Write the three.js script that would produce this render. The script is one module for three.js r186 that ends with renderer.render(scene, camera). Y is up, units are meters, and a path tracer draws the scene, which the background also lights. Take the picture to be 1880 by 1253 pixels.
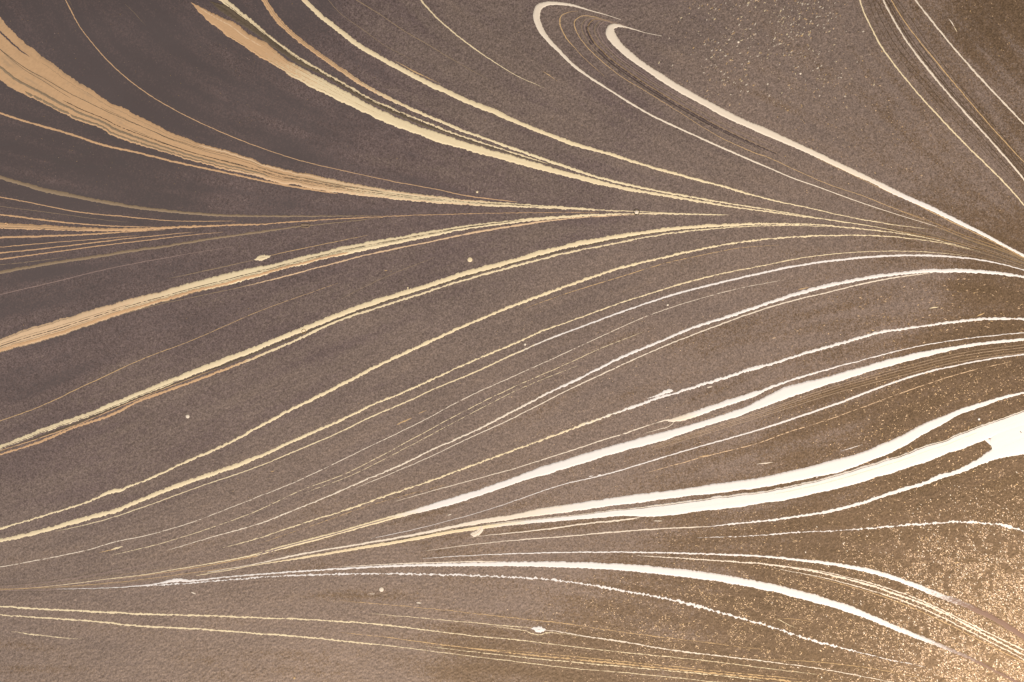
import * as THREE from 'three';
import { RectAreaLightUniformsLib } from 'three/addons/lights/RectAreaLightUniformsLib.js';

// ---------------------------------------------------------------- camera, light, exposure
// 0.5 mm of panel for each unit (u) in which the drawing below is measured; the panel lies flat, y is up
const S = 0.0005, W = 1880, H = 1253, CX = W / 2, CY = H / 2, TOP = 0.020;
const scene = new THREE.Scene();
scene.background = new THREE.Color(0x000000);
const FOV = 30, CAM = TOP + (H / 2 * S) / Math.tan(FOV / 2 * Math.PI / 180);
const camera = new THREE.PerspectiveCamera(FOV, W / H, 0.05, 20);
camera.position.set(0, CAM, 0); camera.up.set(0, 0, -1); camera.lookAt(0, 0, 0);

RectAreaLightUniformsLib.init();
function area(color, intensity, w, h, at, to) {
  const l = new THREE.RectAreaLight(color, intensity, w, h);
  l.position.set(...at); l.lookAt(...to); scene.add(l); return l;
}
const key = area(0xffe9d0, 20, 0.32, 0.32, [0.95, 0.78, 0.66], [0.42, 0.02, 0.28]);      // unseen warm lamp past the lower right corner, placed for the glare there
const fill = area(0xfff4ee, 7.8, 3.0, 2.3, [-0.45, 4.2, 3.2], [0, 0, 0]);                // added broad soft fill beyond the bottom edge, brightens the lower left

const renderer = new THREE.WebGLRenderer({ antialias: true });
renderer.toneMapping = THREE.LinearToneMapping;
renderer.toneMappingExposure = 1.64;
renderer.shadowMap.enabled = true;

// ---------------------------------------------------------------- helpers
let seed = 20240611;
const rnd = () => { seed |= 0; seed = seed + 0x6D2B79F5 | 0; let t = Math.imul(seed ^ seed >>> 15, 1 | seed); t = t + Math.imul(t ^ t >>> 7, 61 | t) ^ t; return ((t ^ t >>> 14) >>> 0) / 4294967296; };
const hash = (x, y) => { let h = Math.imul(x | 0, 374761393) + Math.imul(y | 0, 668265263) | 0; h = Math.imul(h ^ h >>> 13, 1274126177); return ((h ^ h >>> 16) >>> 0) / 4294967296; };
function vn(x, y) {                                  // value noise, 0 to 1
  const xi = Math.floor(x), yi = Math.floor(y), fx = x - xi, fy = y - yi, u = fx * fx * (3 - 2 * fx), v = fy * fy * (3 - 2 * fy);
  const a = hash(xi, yi), b = hash(xi + 1, yi), c = hash(xi, yi + 1), d = hash(xi + 1, yi + 1);
  return a + (b - a) * u + (c - a) * v + (a - b - c + d) * u * v;
}
const clamp = (v, a = 0, b = 1) => Math.min(b, Math.max(a, v));
const sst = (a, b, v) => { v = clamp((v - a) / (b - a)); return v * v * (3 - 2 * v); };
const M = 280, X0 = -M, Y0 = -M, PW = W + 2 * M, PH = H + 2 * M;       // the panel goes on past the picture on every side
const px = x => (x - CX) * S, pz = y => (y - CY) * S;

// pigments (linear)
const C = {
  tan: [.71, .48, .275], sand: [.83, .62, .40], cream: [.94, .82, .55], ivory: [.92, .84, .70], white: [.93, .92, .90], gold: [.67, .48, .25],
  olive: [.33, .255, .17], mauve: [.27, .205, .195], umber: [.27, .178, .135], rose: [.36, .27, .24], dark: [.075, .055, .045], strip: [.15, .12, .085], slate: [.13, .105, .108], bronze: [.42, .29, .14],
};

// ---------------------------------------------------------------- the panel
const panel = new THREE.Group(); panel.name = 'marbled_panel'; scene.add(panel);
panel.userData = { label: 'brown and mauve marbled paint panel combed with gold and white veins', category: 'panel' };
const cover = new Uint8Array(PW * PH);               // where veins lie, so that flakes stay on the ground coat
const flowPts = [];

const veinMat = new THREE.MeshPhysicalMaterial({ vertexColors: true, roughness: .62, metalness: 0, specularIntensity: .5 });
const strandMat = new THREE.MeshPhysicalMaterial({ vertexColors: true, roughness: .7, metalness: 0, specularIntensity: .4 });

// a smooth course through points [x, y, width], sampled every `step`
function course(pts, step = 2) {
  let p = pts.map(a => a.slice());
  const ext = (a, b, c) => {                         // carries a course that leaves the picture on to the panel's edge
    const out = []; let dx = a[0] - b[0], dy = a[1] - b[1]; const l = Math.hypot(dx, dy) || 1; dx /= l; dy /= l;
    let turn = 0;
    if (c) { const ex = b[0] - c[0], ey = b[1] - c[1], m = Math.hypot(ex, ey) || 1; turn = clamp(Math.asin(clamp((ex * dy - ey * dx) / m, -1, 1)) / ((l + m) / 2), -.0012, .0012); }
    let x = a[0], y = a[1], ang = Math.atan2(dy, dx);
    for (let k = 0; k < 14; k++) {
      ang += turn * 30 * Math.max(0, 1 - k / 9); x += Math.cos(ang) * 30; y += Math.sin(ang) * 30;
      if (x < X0 + 4 || y < Y0 + 4 || x > X0 + PW - 4 || y > Y0 + PH - 4) break;
      out.push([x, y, a[2]]);
    }
    return out;
  };
  const edge = a => a[0] < 1 || a[0] > W - 2 || a[1] < 1 || a[1] > H - 3, n = p.length;
  const e0 = edge(p[0]) ? ext(p[0], p[1], p[2]).reverse() : [], e1 = edge(p[n - 1]) ? ext(p[n - 1], p[n - 2], p[n - 3]) : [];
  p = [...e0, ...p, ...e1];
  const out = []; let s = 0;
  for (let i = 0; i + 1 < p.length; i++) {
    const a = p[Math.max(0, i - 1)], b = p[i], c = p[i + 1], d = p[Math.min(p.length - 1, i + 2)];
    const L = Math.hypot(c[0] - b[0], c[1] - b[1]), k = Math.max(1, Math.round(L / step));
    const t0 = Math.hypot(b[0] - a[0], b[1] - a[1]) || L, t2 = Math.hypot(d[0] - c[0], d[1] - c[1]) || L;
    const m = (j) => {                               // tangents for uneven spacing
      const v1 = i === 0 ? c[j] - b[j] : ((b[j] - a[j]) / t0 * L + (c[j] - b[j]) / L * t0) / (t0 + L) * L;
      const v2 = i + 2 >= p.length ? c[j] - b[j] : ((c[j] - b[j]) / L * t2 + (d[j] - c[j]) / t2 * L) / (L + t2) * L;
      return [v1, v2];
    };
    const mx = m(0), my = m(1);
    for (let q = 0; q < k + (i + 2 === p.length ? 1 : 0); q++) {
      const t = q / k, t2_ = t * t, t3 = t2_ * t, h0 = 2 * t3 - 3 * t2_ + 1, h1 = t3 - 2 * t2_ + t, h2 = -2 * t3 + 3 * t2_, h3 = t3 - t2_;
      out.push([h0 * b[0] + h1 * mx[0] + h2 * c[0] + h3 * mx[1], h0 * b[1] + h1 * my[0] + h2 * c[1] + h3 * my[1], b[2] + (c[2] - b[2]) * t]);
    }
  }
  return out.map((o, i) => {
    const a = out[Math.max(0, i - 1)], b = out[Math.min(out.length - 1, i + 1)], l = Math.hypot(b[0] - a[0], b[1] - a[1]) || 1;
    if (i) s += Math.hypot(o[0] - a[0], o[1] - a[1]);
    return { x: o[0], y: o[1], w: o[2], tx: (b[0] - a[0]) / l, ty: (b[1] - a[1]) / l, s };
  });
}
// a band given by upper and lower edge -> course points
function band(top, bot) {
  const at = (e, x) => { let i = 0; while (i + 2 < e.length && e[i + 1][0] < x) i++; const [a, b] = [e[i], e[i + 1]]; return a[1] + (b[1] - a[1]) * (x - a[0]) / (b[0] - a[0]); };
  const lo = Math.max(top[0][0], bot[0][0]), hi = Math.min(top.at(-1)[0], bot.at(-1)[0]);
  const xs = [...new Set([lo, ...top.map(a => a[0]), ...bot.map(a => a[0]), hi])].filter(x => x >= lo && x <= hi).sort((a, b) => a - b).filter((x, i, l) => !i || x - l[i - 1] > 9 || x === hi);
  return xs.map((x, i) => {
    const x1 = xs[Math.max(0, i - 1)], x2 = xs[Math.min(xs.length - 1, i + 1)], slope = ((at(top, x2) + at(bot, x2)) - (at(top, x1) + at(bot, x1))) / 2 / (x2 - x1 || 1);
    return [x, (at(top, x) + at(bot, x)) / 2, Math.max(.8, (at(bot, x) - at(top, x)) / Math.hypot(1, slope))];
  });
}
let serial = 0;
const domeHeight = w => Math.min(.00055, .00010 + w * S * .05);
const dome = (u, h) => h * Math.pow(Math.max(0, 1 - u * u * u * u), .6);
// a low ridge of paint along a course; opts: col pigment or [from, to, s0, s1], rough edge, dot 0..1 (breaks into beads), streak contrast
function ridge(name, pts, col, o = {}) {
  const id = ++serial, cs = o.cs || course(pts, o.step || 2), wmax = Math.max(...cs.map(c => c.w)), nc = o.nc || clamp(Math.round(wmax / 1.6), 3, 26);
  const rough = (o.rough ?? clamp(.35 + wmax * .035, .4, .8)) * 1.7, dot = o.dot || 0, len = cs.at(-1).s, taper = o.taper ?? (/drop|ring|dash|hook/.test(name) ? [0, 0] : [36, 36]), wob = o.child || /drop|ring|hook/.test(name) ? 0 : Math.min(.4, rough * .4);
  const pos = [], colr = [], idx = [], two = Array.isArray(col[0]), streak = o.streak ?? .07, alt = o.alt;
  cs.forEach((c, i) => {
    let w = c.w;
    if (taper[0]) w *= Math.sqrt(clamp(c.s / taper[0], 0, 1)); if (taper[1]) w *= Math.sqrt(clamp((len - c.s) / taper[1], 0, 1));
    w *= .88 + .24 * vn(c.s / 23, id * 7.3);
    if (dot) w *= sst(dot - .16, dot + .1, .62 * vn(c.s / 2.7, id * 3.1) + .38 * vn(c.s / 15, id * 5.7 + 9));
    w = Math.max(w, o.min ?? .3);
    const sway = ((vn(c.s / 4.5, id * 19.3) - .5) + (vn(c.s / 17, id * 23.9) - .5)) * 2 * wob, damp = clamp(w / 3, .3, 1), jit = q => ((vn(c.s / 2.3, id * 11 + q) - .5) * 2 + (vn(c.s / 9, id * 13 + q) - .5) * .55) * rough * damp;
    const hl = Math.max(.12, w / 2 + jit(.3)), hr = Math.max(.12, w / 2 + jit(50.7)), h = o.h ?? domeHeight(w), base = o.base ? o.base(i) : 0;
    c.hl = hl; c.hr = hr; c.h = h;
    const mixAt = two ? sst(col[2], col[3], c.s) : 0;
    for (let k = 0; k < nc; k++) {
      const u = k / (nc - 1) * 2 - 1, off = (u < 0 ? u * hl : u * hr) + sway, x = c.x - c.ty * off, y = c.y + c.tx * off;
      pos.push(px(x), TOP + base + (Math.abs(u) > .999 ? -.00005 : dome(u, h)), pz(y));
      const n = .6 * vn(u * wmax * .22 + id * 31, c.s / 70) + .4 * vn(u * wmax * .5 + id * 17, c.s / 26), g = hash(i * 31 + id * 977, k + 5);
      let rgb = col;
      if (two) { const t = sst(-.36, .36, mixAt * 1.6 - .3 - (n * .6 + g * .4)); rgb = col[0].map((v, q) => v + (col[1][q] - v) * t); }
      if (alt) { const t = sst(alt[1] - .12, alt[1] + .12, n * .8 + g * .2) * (alt[2] ?? 1); rgb = rgb.map((v, q) => v + (alt[0][q] - v) * t); }
      const f = 1 + (n - .5) * 2 * streak + (g - .5) * streak;
      colr.push(...rgb.map(v => clamp(v * f, 0, .96)));
    }
    if (!o.child) {
      if (i % 10 === 0) flowPts.push(c.x, c.y, c.tx, c.ty, o.flow ?? 1);
      const r = Math.ceil(w / 2 + 1);
      for (let q = -r; q <= r; q++) { const X = Math.round(c.x - c.ty * q - X0), Y = Math.round(c.y + c.tx * q - Y0); if (X >= 0 && Y >= 0 && X < PW && Y < PH) cover[Y * PW + X] = 1; }
    }
    if (i) for (let k = 0; k + 1 < nc; k++) { const a = (i - 1) * nc + k, b = a + nc; idx.push(a, a + 1, b, b, a + 1, b + 1); }
  });
  const g = new THREE.BufferGeometry();
  g.setAttribute('position', new THREE.Float32BufferAttribute(pos, 3)); g.setAttribute('color', new THREE.Float32BufferAttribute(colr, 3)); g.setIndex(idx);
  g.computeVertexNormals();
  const m = new THREE.Mesh(g, o.mat || veinMat); m.name = name; m.castShadow = m.receiveShadow = true;
  if (o.label) m.userData.label = o.label;
  (o.parent || panel).add(m); m.userData_cs = cs;
  return m;
}
// a streak lying in a vein at fraction f0..f1 of its width, between x a and b
function strand(v, f0, f1, a, b, w, col, o = {}) {
  const cs = v.userData_cs.filter(c => c.x >= a && c.x <= b); if (cs.length < 4) return;
  const lift = [], n = cs.length - 1;
  const q = cs.map((c, i) => {
    const f = f0 + (f1 - f0) * i / n, u = f * 2 - 1, off = u < 0 ? u * c.hl : u * c.hr;
    lift.push(dome(u, c.h) - .00002); return { x: c.x - c.ty * off, y: c.y + c.tx * off, w: w * (o.grow ? 1 + (o.grow - 1) * i / n : 1), tx: c.tx, ty: c.ty, s: c.s - cs[0].s };
  });
  return ridge(o.name || 'strand', null, col, { cs: q, base: i => lift[i], h: .00006 + w * S * .03, nc: clamp(Math.round(w / 1.5), 3, 9), parent: v, child: true, taper: [12, 12], mat: strandMat, rough: .35, min: .2, ...o });
}

// ---------------------------------------------------------------- broad veins
let v;
v = ridge('broad_vein', band(
  [[0, 33], [25, 61], [48, 83], [77, 105], [123, 139], [153, 158], [222, 197], [294, 235], [368, 263], [429, 281], [480, 299], [516, 310], [572, 320], [613, 329], [664, 339], [725, 350], [797, 360], [853, 366], [950, 373.5], [1024, 378.5], [1119, 385.5], [1170, 388], [1246, 391.5], [1330, 395]],
  [[0, 153], [46, 179], [84, 194], [128, 217], [189, 241], [220, 255], [281, 274], [332, 291], [383, 304], [470, 324], [521, 338], [559, 344], [593, 351], [644, 358], [684, 362], [751, 369], [815, 374], [878, 378], [950, 380.5], [1004, 383], [1042, 384.5], [1119, 387.5], [1330, 396]]),
  [C.tan, C.cream, 700, 1500], { streak: .13, alt: [C.olive, .66, .5], label: 'broad tan vein streaked with dark threads, entering at the upper left' });
strand(v, .22, .2, -200, 41, 5, C.slate, { name: 'slit', taper: [4, 46] });
strand(v, .46, .50, -200, 130, 1.6, C.strip);
strand(v, .65, .18, -200, 480, 2.6, C.strip, { grow: .5 });
strand(v, .66, .50, 118, 640, 2.4, C.dark, { dot: .4 });
strand(v, .80, .74, -200, 500, 7, C.olive, { streak: .2, grow: .5 });
strand(v, .93, .88, 60, 470, 6, C.olive, { streak: .2, grow: .4, dot: .34 });
strand(v, .30, .34, 180, 700, 1.3, C.strip); strand(v, .14, .16, 60, 420, 1.2, C.olive); strand(v, .56, .62, 240, 560, 1.4, C.strip, { dot: .3 });
strand(v, .38, .42, 470, 980, 2.2, C.strip, { dot: .42 }); strand(v, .6, .56, 520, 1000, 2, C.dark, { dot: .46 }); strand(v, .74, .72, 470, 800, 1.2, C.strip, { dot: .3 });
strand(v, .12, .2, 360, 900, 4, C.sand, { grow: .5 }); strand(v, .9, .85, 420, 900, 3.5, C.sand, { grow: .5 });

v = ridge('broad_vein', band(
  [[350, 3], [358, 5], [368, 10], [398, 26], [419, 34], [449, 56], [480, 74], [508, 97], [547, 120], [590, 143], [633, 166], [674, 190], [725, 214], [776, 234], [827, 251], [878, 268], [950, 288], [1024, 310], [1093, 329], [1144, 342], [1195, 352], [1272, 365.5], [1348, 379], [1420, 388.5], [1477, 397], [1553, 407.5], [1630, 420.5], [1700, 436]],
  [[350, 5], [358, 16], [363, 23], [391, 46], [434, 78], [480, 107], [496, 115], [534, 140], [572, 161], [598, 174], [636, 193], [674, 209], [725, 232], [776, 251], [827, 268], [878, 282], [950, 301], [981, 310], [1042, 325], [1093, 338], [1144, 348], [1195, 357], [1272, 370], [1348, 381.5], [1420, 391], [1477, 399], [1553, 409], [1630, 421.5], [1700, 437]]),
  [C.tan, C.cream, 60, 420], { streak: .1, alt: [C.bronze, .8, .45], taper: [10, 90], label: 'broad vein with a rounded tan head, paling to cream along its length' });
strand(v, .2, .3, 470, 640, 1.2, C.bronze, { dot: .45 }); strand(v, .55, .5, 500, 700, 1, C.bronze, { dot: .5 }); strand(v, .9, .8, 420, 620, 1.4, C.bronze, { dot: .4 }); strand(v, .3, .36, 364, 480, 3.5, C.sand, { dot: .3 });
ridge('dark_vein', band(
  [[384, 0], [408, 4], [440, 26], [480, 58], [547, 107], [598, 137], [674, 181], [725, 204], [827, 245], [950, 284.5], [1020, 305]],
  [[384, 5], [408, 24], [440, 44], [480, 71], [547, 118], [598, 141.5], [674, 187], [725, 210.5], [827, 249], [950, 287], [1020, 307]]),
  C.strip, { streak: .35, label: 'dark olive strip along the upper edge of the tan-headed vein' });
v = ridge('vein', [[408, -2, 12], [424, 11, 10], [439, 23, 8], [459, 38, 7], [480, 55, 6], [496, 69, 5.5], [547, 105, 5], [598, 135, 4.5], [636, 157, 4], [674, 179, 4], [725, 202, 3.5], [776, 222, 3], [827, 243, 3], [891, 264, 2.5], [950, 283, 2.5], [1010, 302, 2]], C.cream, { alt: [C.bronze, .72, .7], rough: .9 });
strand(v, .7, .75, 410, 760, 1.6, C.dark, { dot: .42 });

v = ridge('vein', [[485, 0, 11], [503, 28, 10.5], [529, 56, 9], [554, 77, 9], [577, 94, 8], [610, 117, 8], [636, 135, 8], [674, 160, 7], [713, 180, 6], [751, 198, 6], [802, 220, 5], [853, 241, 5], [904, 259, 5], [950, 276, 5], [1000, 293, 5], [1050, 310, 5], [1093, 324, 4.5], [1144, 337, 4], [1195, 348, 3.5], [1272, 362, 3], [1348, 375, 2.5], [1420, 386.6, 2], [1500, 400, 1.5], [1600, 415, 1.2]], [C.tan, C.cream, 260, 900], { streak: .12, label: 'tan double-lined vein running beside the tan-headed vein' });
strand(v, .3, .35, 480, 700, 1.3, C.olive); strand(v, .65, .6, 480, 640, 1.3, C.bronze, { dot: .25 });
ridge('vein', [[558, 0, 8], [585, 26, 9], [623, 56, 9], [664, 87, 9], [700, 107, 9], [738, 128, 9], [776, 148, 9], [815, 166, 9], [866, 189, 9], [904, 204, 9], [945, 222, 8], [991, 241, 7.5], [1047, 262, 7], [1119, 283, 6], [1183, 303, 5], [1240, 319, 4.5], [1323, 341, 3.5], [1374, 356, 3], [1420, 368, 2.5], [1477, 380, 2], [1553, 397, 1.8], [1630, 411, 1.5], [1706, 421, 1]], [C.sand, C.cream, 120, 480], { label: 'smooth cream vein curving down from the top edge' });
ridge('fine_vein', [[725, 112, 1.5], [748, 124, 2.2], [760, 131, 3.5], [775, 138, 2.2], [807, 153, 1.2]], C.gold, { dot: .3 });

// the lower pair of streaked veins from the left edge
v = ridge('broad_vein', band(
  [[0, 623], [51, 604], [128, 581], [179, 565], [230, 550], [306, 532], [357, 517], [409, 504], [454, 492.5], [503, 484], [547, 473], [623, 454], [674, 444], [725, 435], [802, 422], [853, 413.5], [904, 408], [950, 403], [1017, 397], [1093, 392.7], [1170, 391], [1272, 392], [1340, 394]],
  [[0, 647], [51, 633], [102, 619], [179, 593], [255, 568], [332, 545], [409, 526], [480, 507], [521, 494], [598, 476], [649, 464.5], [725, 449], [776, 438], [827, 427], [878, 418.5], [950, 409], [1017, 402], [1093, 396.5], [1157, 393.5], [1340, 395]]),
  [C.sand, C.cream, 200, 900], { streak: .09, label: 'broad cream and tan vein rising from the left edge with dotted threads' });
strand(v, .82, .8, -200, 640, 8, C.tan, { grow: .5, streak: .14 });
strand(v, .55, .5, -200, 960, 2.6, C.dark, { dot: .42, grow: .8 }); strand(v, .68, .64, -200, 900, 1.5, C.strip, { dot: .33 }); strand(v, .36, .42, -200, 240, 1.4, C.strip, { dot: .3 }); strand(v, .16, .12, -200, 130, 1.4, C.olive); strand(v, .42, .4, 470, 940, 1.8, C.dark, { dot: .5 }); strand(v, .96, .97, -200, 420, 2, C.olive, { dot: .3 });
ridge('fine_vein', [[77, 627, 1.5], [204, 583, 1.5], [306, 556, 1.5], [383, 540, 1.5], [470, 521, 2], [521, 508, 2.5], [598, 487.5, 2.8], [674, 468, 3], [725, 457, 3], [802, 441.5, 3], [871, 427, 4], [950, 414, 4], [1017, 404.5, 3], [1068, 399.5, 2.5], [1119, 396.5, 2], [1180, 394, 1.5]], [C.olive, C.sand, 300, 500], { dot: .2 });

v = ridge('vein', [[0, 822, 7], [77, 791, 8], [179, 755, 9], [255, 724, 9], [332, 693, 10], [409, 663, 10], [480, 636, 9], [503, 626, 9], [559, 604, 9], [623, 578, 9], [700, 551, 9], [776, 528, 9], [853, 503, 9], [945, 478.5, 8.5], [1017, 458, 8.5], [1093, 441.5, 8], [1170, 429, 7], [1246, 419, 6], [1323, 414, 5], [1420, 411, 3.2], [1502, 413, 2.2], [1579, 420, 2], [1655, 429, 1.6], [1706, 438, 1.2], [1780, 456, .8]], C.cream, { rough: .9, label: 'cream vein sweeping from the left edge to the right convergence, upper of a pair' });
strand(v, .75, .8, -200, 330, 1.6, C.strip, { dot: .2 }); strand(v, .45, .5, -200, 180, 1.2, C.olive, { dot: .3 });
ridge('vein', [[0, 834.5, 4], [77, 810, 4.5], [128, 788.5, 4.5], [204, 762, 5], [255, 737, 4.5], [332, 709, 4.5], [409, 680, 4.5], [480, 652, 4.5], [534, 629, 4.5], [623, 588, 4.5], [700, 563, 4.5], [776, 538.5, 4], [853, 514, 4], [945, 489, 4], [1029, 467, 3.5], [1119, 449, 3.2], [1221, 430, 2.8], [1297, 421, 2.5], [1348, 417, 2.2], [1420, 414, 2], [1520, 416, 1.2]], [C.tan, C.cream, 500, 1000], { rough: .9 });
ridge('dark_vein', [[0, 829, 3], [128, 782, 4], [255, 731, 4], [409, 671.5, 4], [534, 622, 4], [700, 557, 3.5], [853, 509, 3.5], [1029, 462, 3], [1221, 425.5, 2.5], [1400, 413, 1]], C.strip, { streak: .3, dot: .12 });
ridge('fine_vein', [[0, 828, 1.6], [128, 785, 1.6], [255, 732, 1.4], [400, 676, 1.2]], C.tan, { dot: .3, h: .0003 });

// ---------------------------------------------------------------- single veins of the middle
ridge('vein', [[0, 971, 3], [64, 952, 3], [120, 935, 3], [179, 914, 3.5], [196, 905.5, 6.5], [210, 902, 9], [222, 900, 6], [236, 894, 3.5], [255, 887, 3.5], [345, 847, 4], [409, 819, 4.5], [480, 781, 4.5], [547, 746, 5], [598, 721, 5.5], [649, 695, 5.5], [700, 668.5, 5.5], [764, 639, 5.5], [795, 624, 5], [853, 598.5, 5], [945, 560.5, 5], [1004, 538.5, 5], [1068, 515.5, 4.5], [1144, 491, 4.5], [1221, 472, 4], [1297, 455.5, 3.5], [1348, 446.6, 3], [1410, 439, 3], [1477, 434, 2.5], [1553, 432, 2.2], [1630, 434, 1.8], [1681, 439, 1.5], [1732, 446.6, 1], [1800, 462, .7]], C.cream, { rough: .9, label: 'thin cream vein with a small swelling near the left edge' });
ridge('vein', [[0, 993, 7], [64, 979, 7.5], [128, 961, 8], [179, 947, 8], [217, 936, 7.5], [255, 920, 7.5], [345, 885.5, 7.5], [434, 855, 7.5], [475, 839, 6], [547, 806, 5], [623, 773, 4.5], [679, 746, 4], [751, 716, 3.5], [827, 681, 3.2], [891, 653, 3], [948, 629.5, 2.8], [991, 610, 2.6], [1055, 587, 2.5], [1131, 559, 2.4], [1195, 538.5, 2.4], [1272, 515.5, 2.3], [1348, 498, 2.2], [1410, 486, 2], [1477, 473, 1.5], [1553, 464.5, 1.3], [1630, 461, 1.2], [1706, 463, 1], [1780, 470, .7]], C.cream, { rough: .9, label: 'yellow cream vein, thick at the left edge and thinning to the right' });
ridge('fine_vein', [[102, 976, 1.3], [179, 958.5, 1.6], [250, 936, 1.8], [306, 916, 1.8], [383, 888, 1.8], [475, 856.5, 2], [534, 832, 2.2], [623, 794, 2.4], [682, 765.5, 2.6], [751, 736, 2.8], [789, 718, 2.8], [866, 686, 2.8], [945, 650, 3], [1005, 624, 3], [1068, 600, 3.2], [1170, 563, 3.4], [1246, 538.5, 3.6], [1323, 519, 3.8], [1410, 499, 4], [1477, 486, 4.2], [1553, 476, 4.2], [1630, 470, 4], [1706, 469.6, 3.8], [1783, 475, 3], [1834, 484, 2.4], [1880, 496, 2]], [C.cream, C.white, 700, 1200], { dot: .18 });
const dotted = [
  [[[0, 1041.5, 1.8], [77, 1027.5, 1.8], [153, 1012, 1.8], [217, 994, 1.8], [255, 986.6, 1.8], [332, 966, 1.6], [414, 936, 1.6], [475, 912, 1.6], [547, 883, 1.6], [623, 847, 1.6], [700, 810, 1.6], [776, 773, 1.6], [853, 732, 1.6], [945, 690, 1.6], [1017, 658, 1.5], [1095, 622, 1.5], [1195, 578, 1.4], [1272, 552.5, 1.3], [1348, 532, 1.2], [1440, 514, 1]], C.ivory, .36],
  [[[204, 1020, 1.2], [281, 1002, 1.4], [383, 971, 1.4], [475, 937, 1.5], [547, 903, 1.5], [636, 869, 1.5], [700, 837, 1.6], [776, 796, 1.6], [853, 755, 1.6], [945, 710, 1.6], [1017, 679, 1.4], [1106, 639, 1.2], [1180, 610, 1]], C.cream, .42],
  [[[560, 905, 1], [640, 875, 1.2], [760, 815, 1.3], [860, 762, 1.3], [960, 712, 1.2], [1060, 672, 1]], C.cream, .5],
  [[[649, 898, 1.2], [776, 845, 1.5], [840, 815, 1.6], [945, 766, 2], [1042, 717, 2.2], [1119, 681, 2.4], [1180, 653, 2.5], [1245, 625.5, 2.6], [1323, 596, 2.6], [1410, 565, 2.6], [1477, 547, 2.6], [1528, 535, 2.6], [1604, 517, 2.6], [1655, 508, 2.4], [1714, 501, 2]], C.ivory, .22],
  [[[725, 921, 1.2], [840, 889, 1.5], [945, 860.5, 1.8], [1017, 838, 2], [1093, 813, 2.2], [1170, 788.5, 2.6], [1205, 776.5, 3.2]], C.ivory, .25],
  [[[680, 990, 1], [780, 968, 1], [900, 935, 1], [1042, 888, 1.8], [1103, 874, 2.2], [1195, 847, 2.4], [1272, 824, 2.6], [1348, 802.5, 2.8], [1410, 784.5, 3.4], [1477, 762, 3.8], [1553, 736, 4], [1604, 716, 4], [1655, 698, 4], [1706, 682.5, 3.6], [1770, 668.5, 3.2], [1834, 657, 3.2], [1880, 651, 3.2]], C.white, .16],
  [[[1185, 869, 1], [1292, 839.6, 2], [1410, 808, 1.6], [1438, 797, 2.2], [1515, 773, 1.4], [1579, 750, 1.5], [1655, 722, 1.6], [1783, 681, 1.6], [1860, 664, 1]], C.sand, .47],
  [[[470, 1000, 1], [560, 970, 1.2], [690, 925, 1], [820, 890, 1]], C.gold, .52],
  [[[960, 568, 1], [1000, 553, 1.2], [1078, 527, 1.5], [1144, 507, 1.6], [1221, 483.6, 1.4], [1297, 467, 1.2], [1348, 457, 1], [1430, 450, .8]], C.gold, .44],
];
for (const [p, c, d] of dotted) ridge('dotted_vein', p, c, { dot: d, min: .25 });
ridge('vein', [[306, 1011, 1.2], [383, 988, 1.6], [475, 962, 2], [540, 937, 2.2], [598, 913.6, 2.4], [674, 880, 2.6], [725, 859, 2.8], [789, 828, 3], [853, 800, 3], [945, 754, 3.5], [1004, 723, 4], [1060, 697, 4.5], [1119, 667, 4.5], [1170, 644, 4.5], [1215, 626, 4.5], [1272, 602, 5], [1348, 578, 5.5], [1410, 557, 6], [1477, 536, 6.5], [1553, 518, 6.5], [1630, 505, 6], [1706, 498, 7], [1783, 498, 7], [1834, 502, 6], [1880, 509, 5]], [C.ivory, C.white, 500, 1000], { rough: .8, dot: .06, label: 'ivory vein arching to the right edge below the convergence' });
ridge('vein', [[409, 1006, 1.2], [475, 988.5, 1.6], [547, 964, 2], [625, 940, 2.6], [725, 905, 3], [802, 879, 3], [878, 851, 3], [945, 826.5, 3.2], [1017, 800, 3.6], [1093, 772, 4], [1170, 745, 4.2], [1205, 732, 5.5], [1224, 727, 4.4], [1272, 712, 5], [1348, 688, 5.5], [1372, 680, 7], [1410, 670.5, 5], [1477, 649, 5], [1545, 630.5, 5], [1604, 613.5, 5], [1681, 601, 4.6], [1757, 591, 4.4], [1808, 586, 4.2], [1880, 586, 4]], [C.cream, C.white, 500, 950], { rough: 1.0, dot: .1, label: 'rough ivory vein passing just under the teardrop of paint' });
ridge('paint_drop', [[1188, 732, .8], [1202, 728, 2.2], [1214, 723.5, 4.5], [1223, 719.5, 8.5], [1229, 718, 8], [1236, 717.5, 2.5]], C.white, { step: 1, taper: [3, 3], nc: 7, label: 'teardrop of white paint beside the rough ivory vein' });

// ---------------------------------------------------------------- the white veins on the right
v = ridge('broad_vein', band(
  [[470, 1017], [547, 994], [623, 975], [700, 952], [755, 937], [802, 922.5], [878, 900], [945, 875.5], [978, 862.5], [1029, 847], [1073, 833], [1119, 820], [1170, 806], [1221, 793], [1241, 787], [1272, 778.5], [1323, 763], [1374, 745], [1410, 727], [1451, 708], [1497, 697], [1553, 682.5], [1630, 660], [1706, 643], [1783, 631.5], [1834, 625], [1880, 621]],
  [[470, 1021], [572, 995.5], [649, 974], [725, 953], [793, 936.5], [853, 920], [945, 889], [1004, 871.5], [1073, 850], [1144, 829], [1221, 808], [1297, 783], [1361, 763], [1410, 745], [1464, 725], [1528, 704], [1604, 681], [1681, 660], [1757, 642], [1808, 633], [1880, 626]]),
  [C.cream, C.white, 150, 420], { rough: .5, streak: .03, taper: [0, 0], label: 'bright white vein crossing the lower middle to the right edge' });
strand(v, .52, .55, 460, 728, 3, C.mauve, { name: 'slit', taper: [4, 30] });
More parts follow.
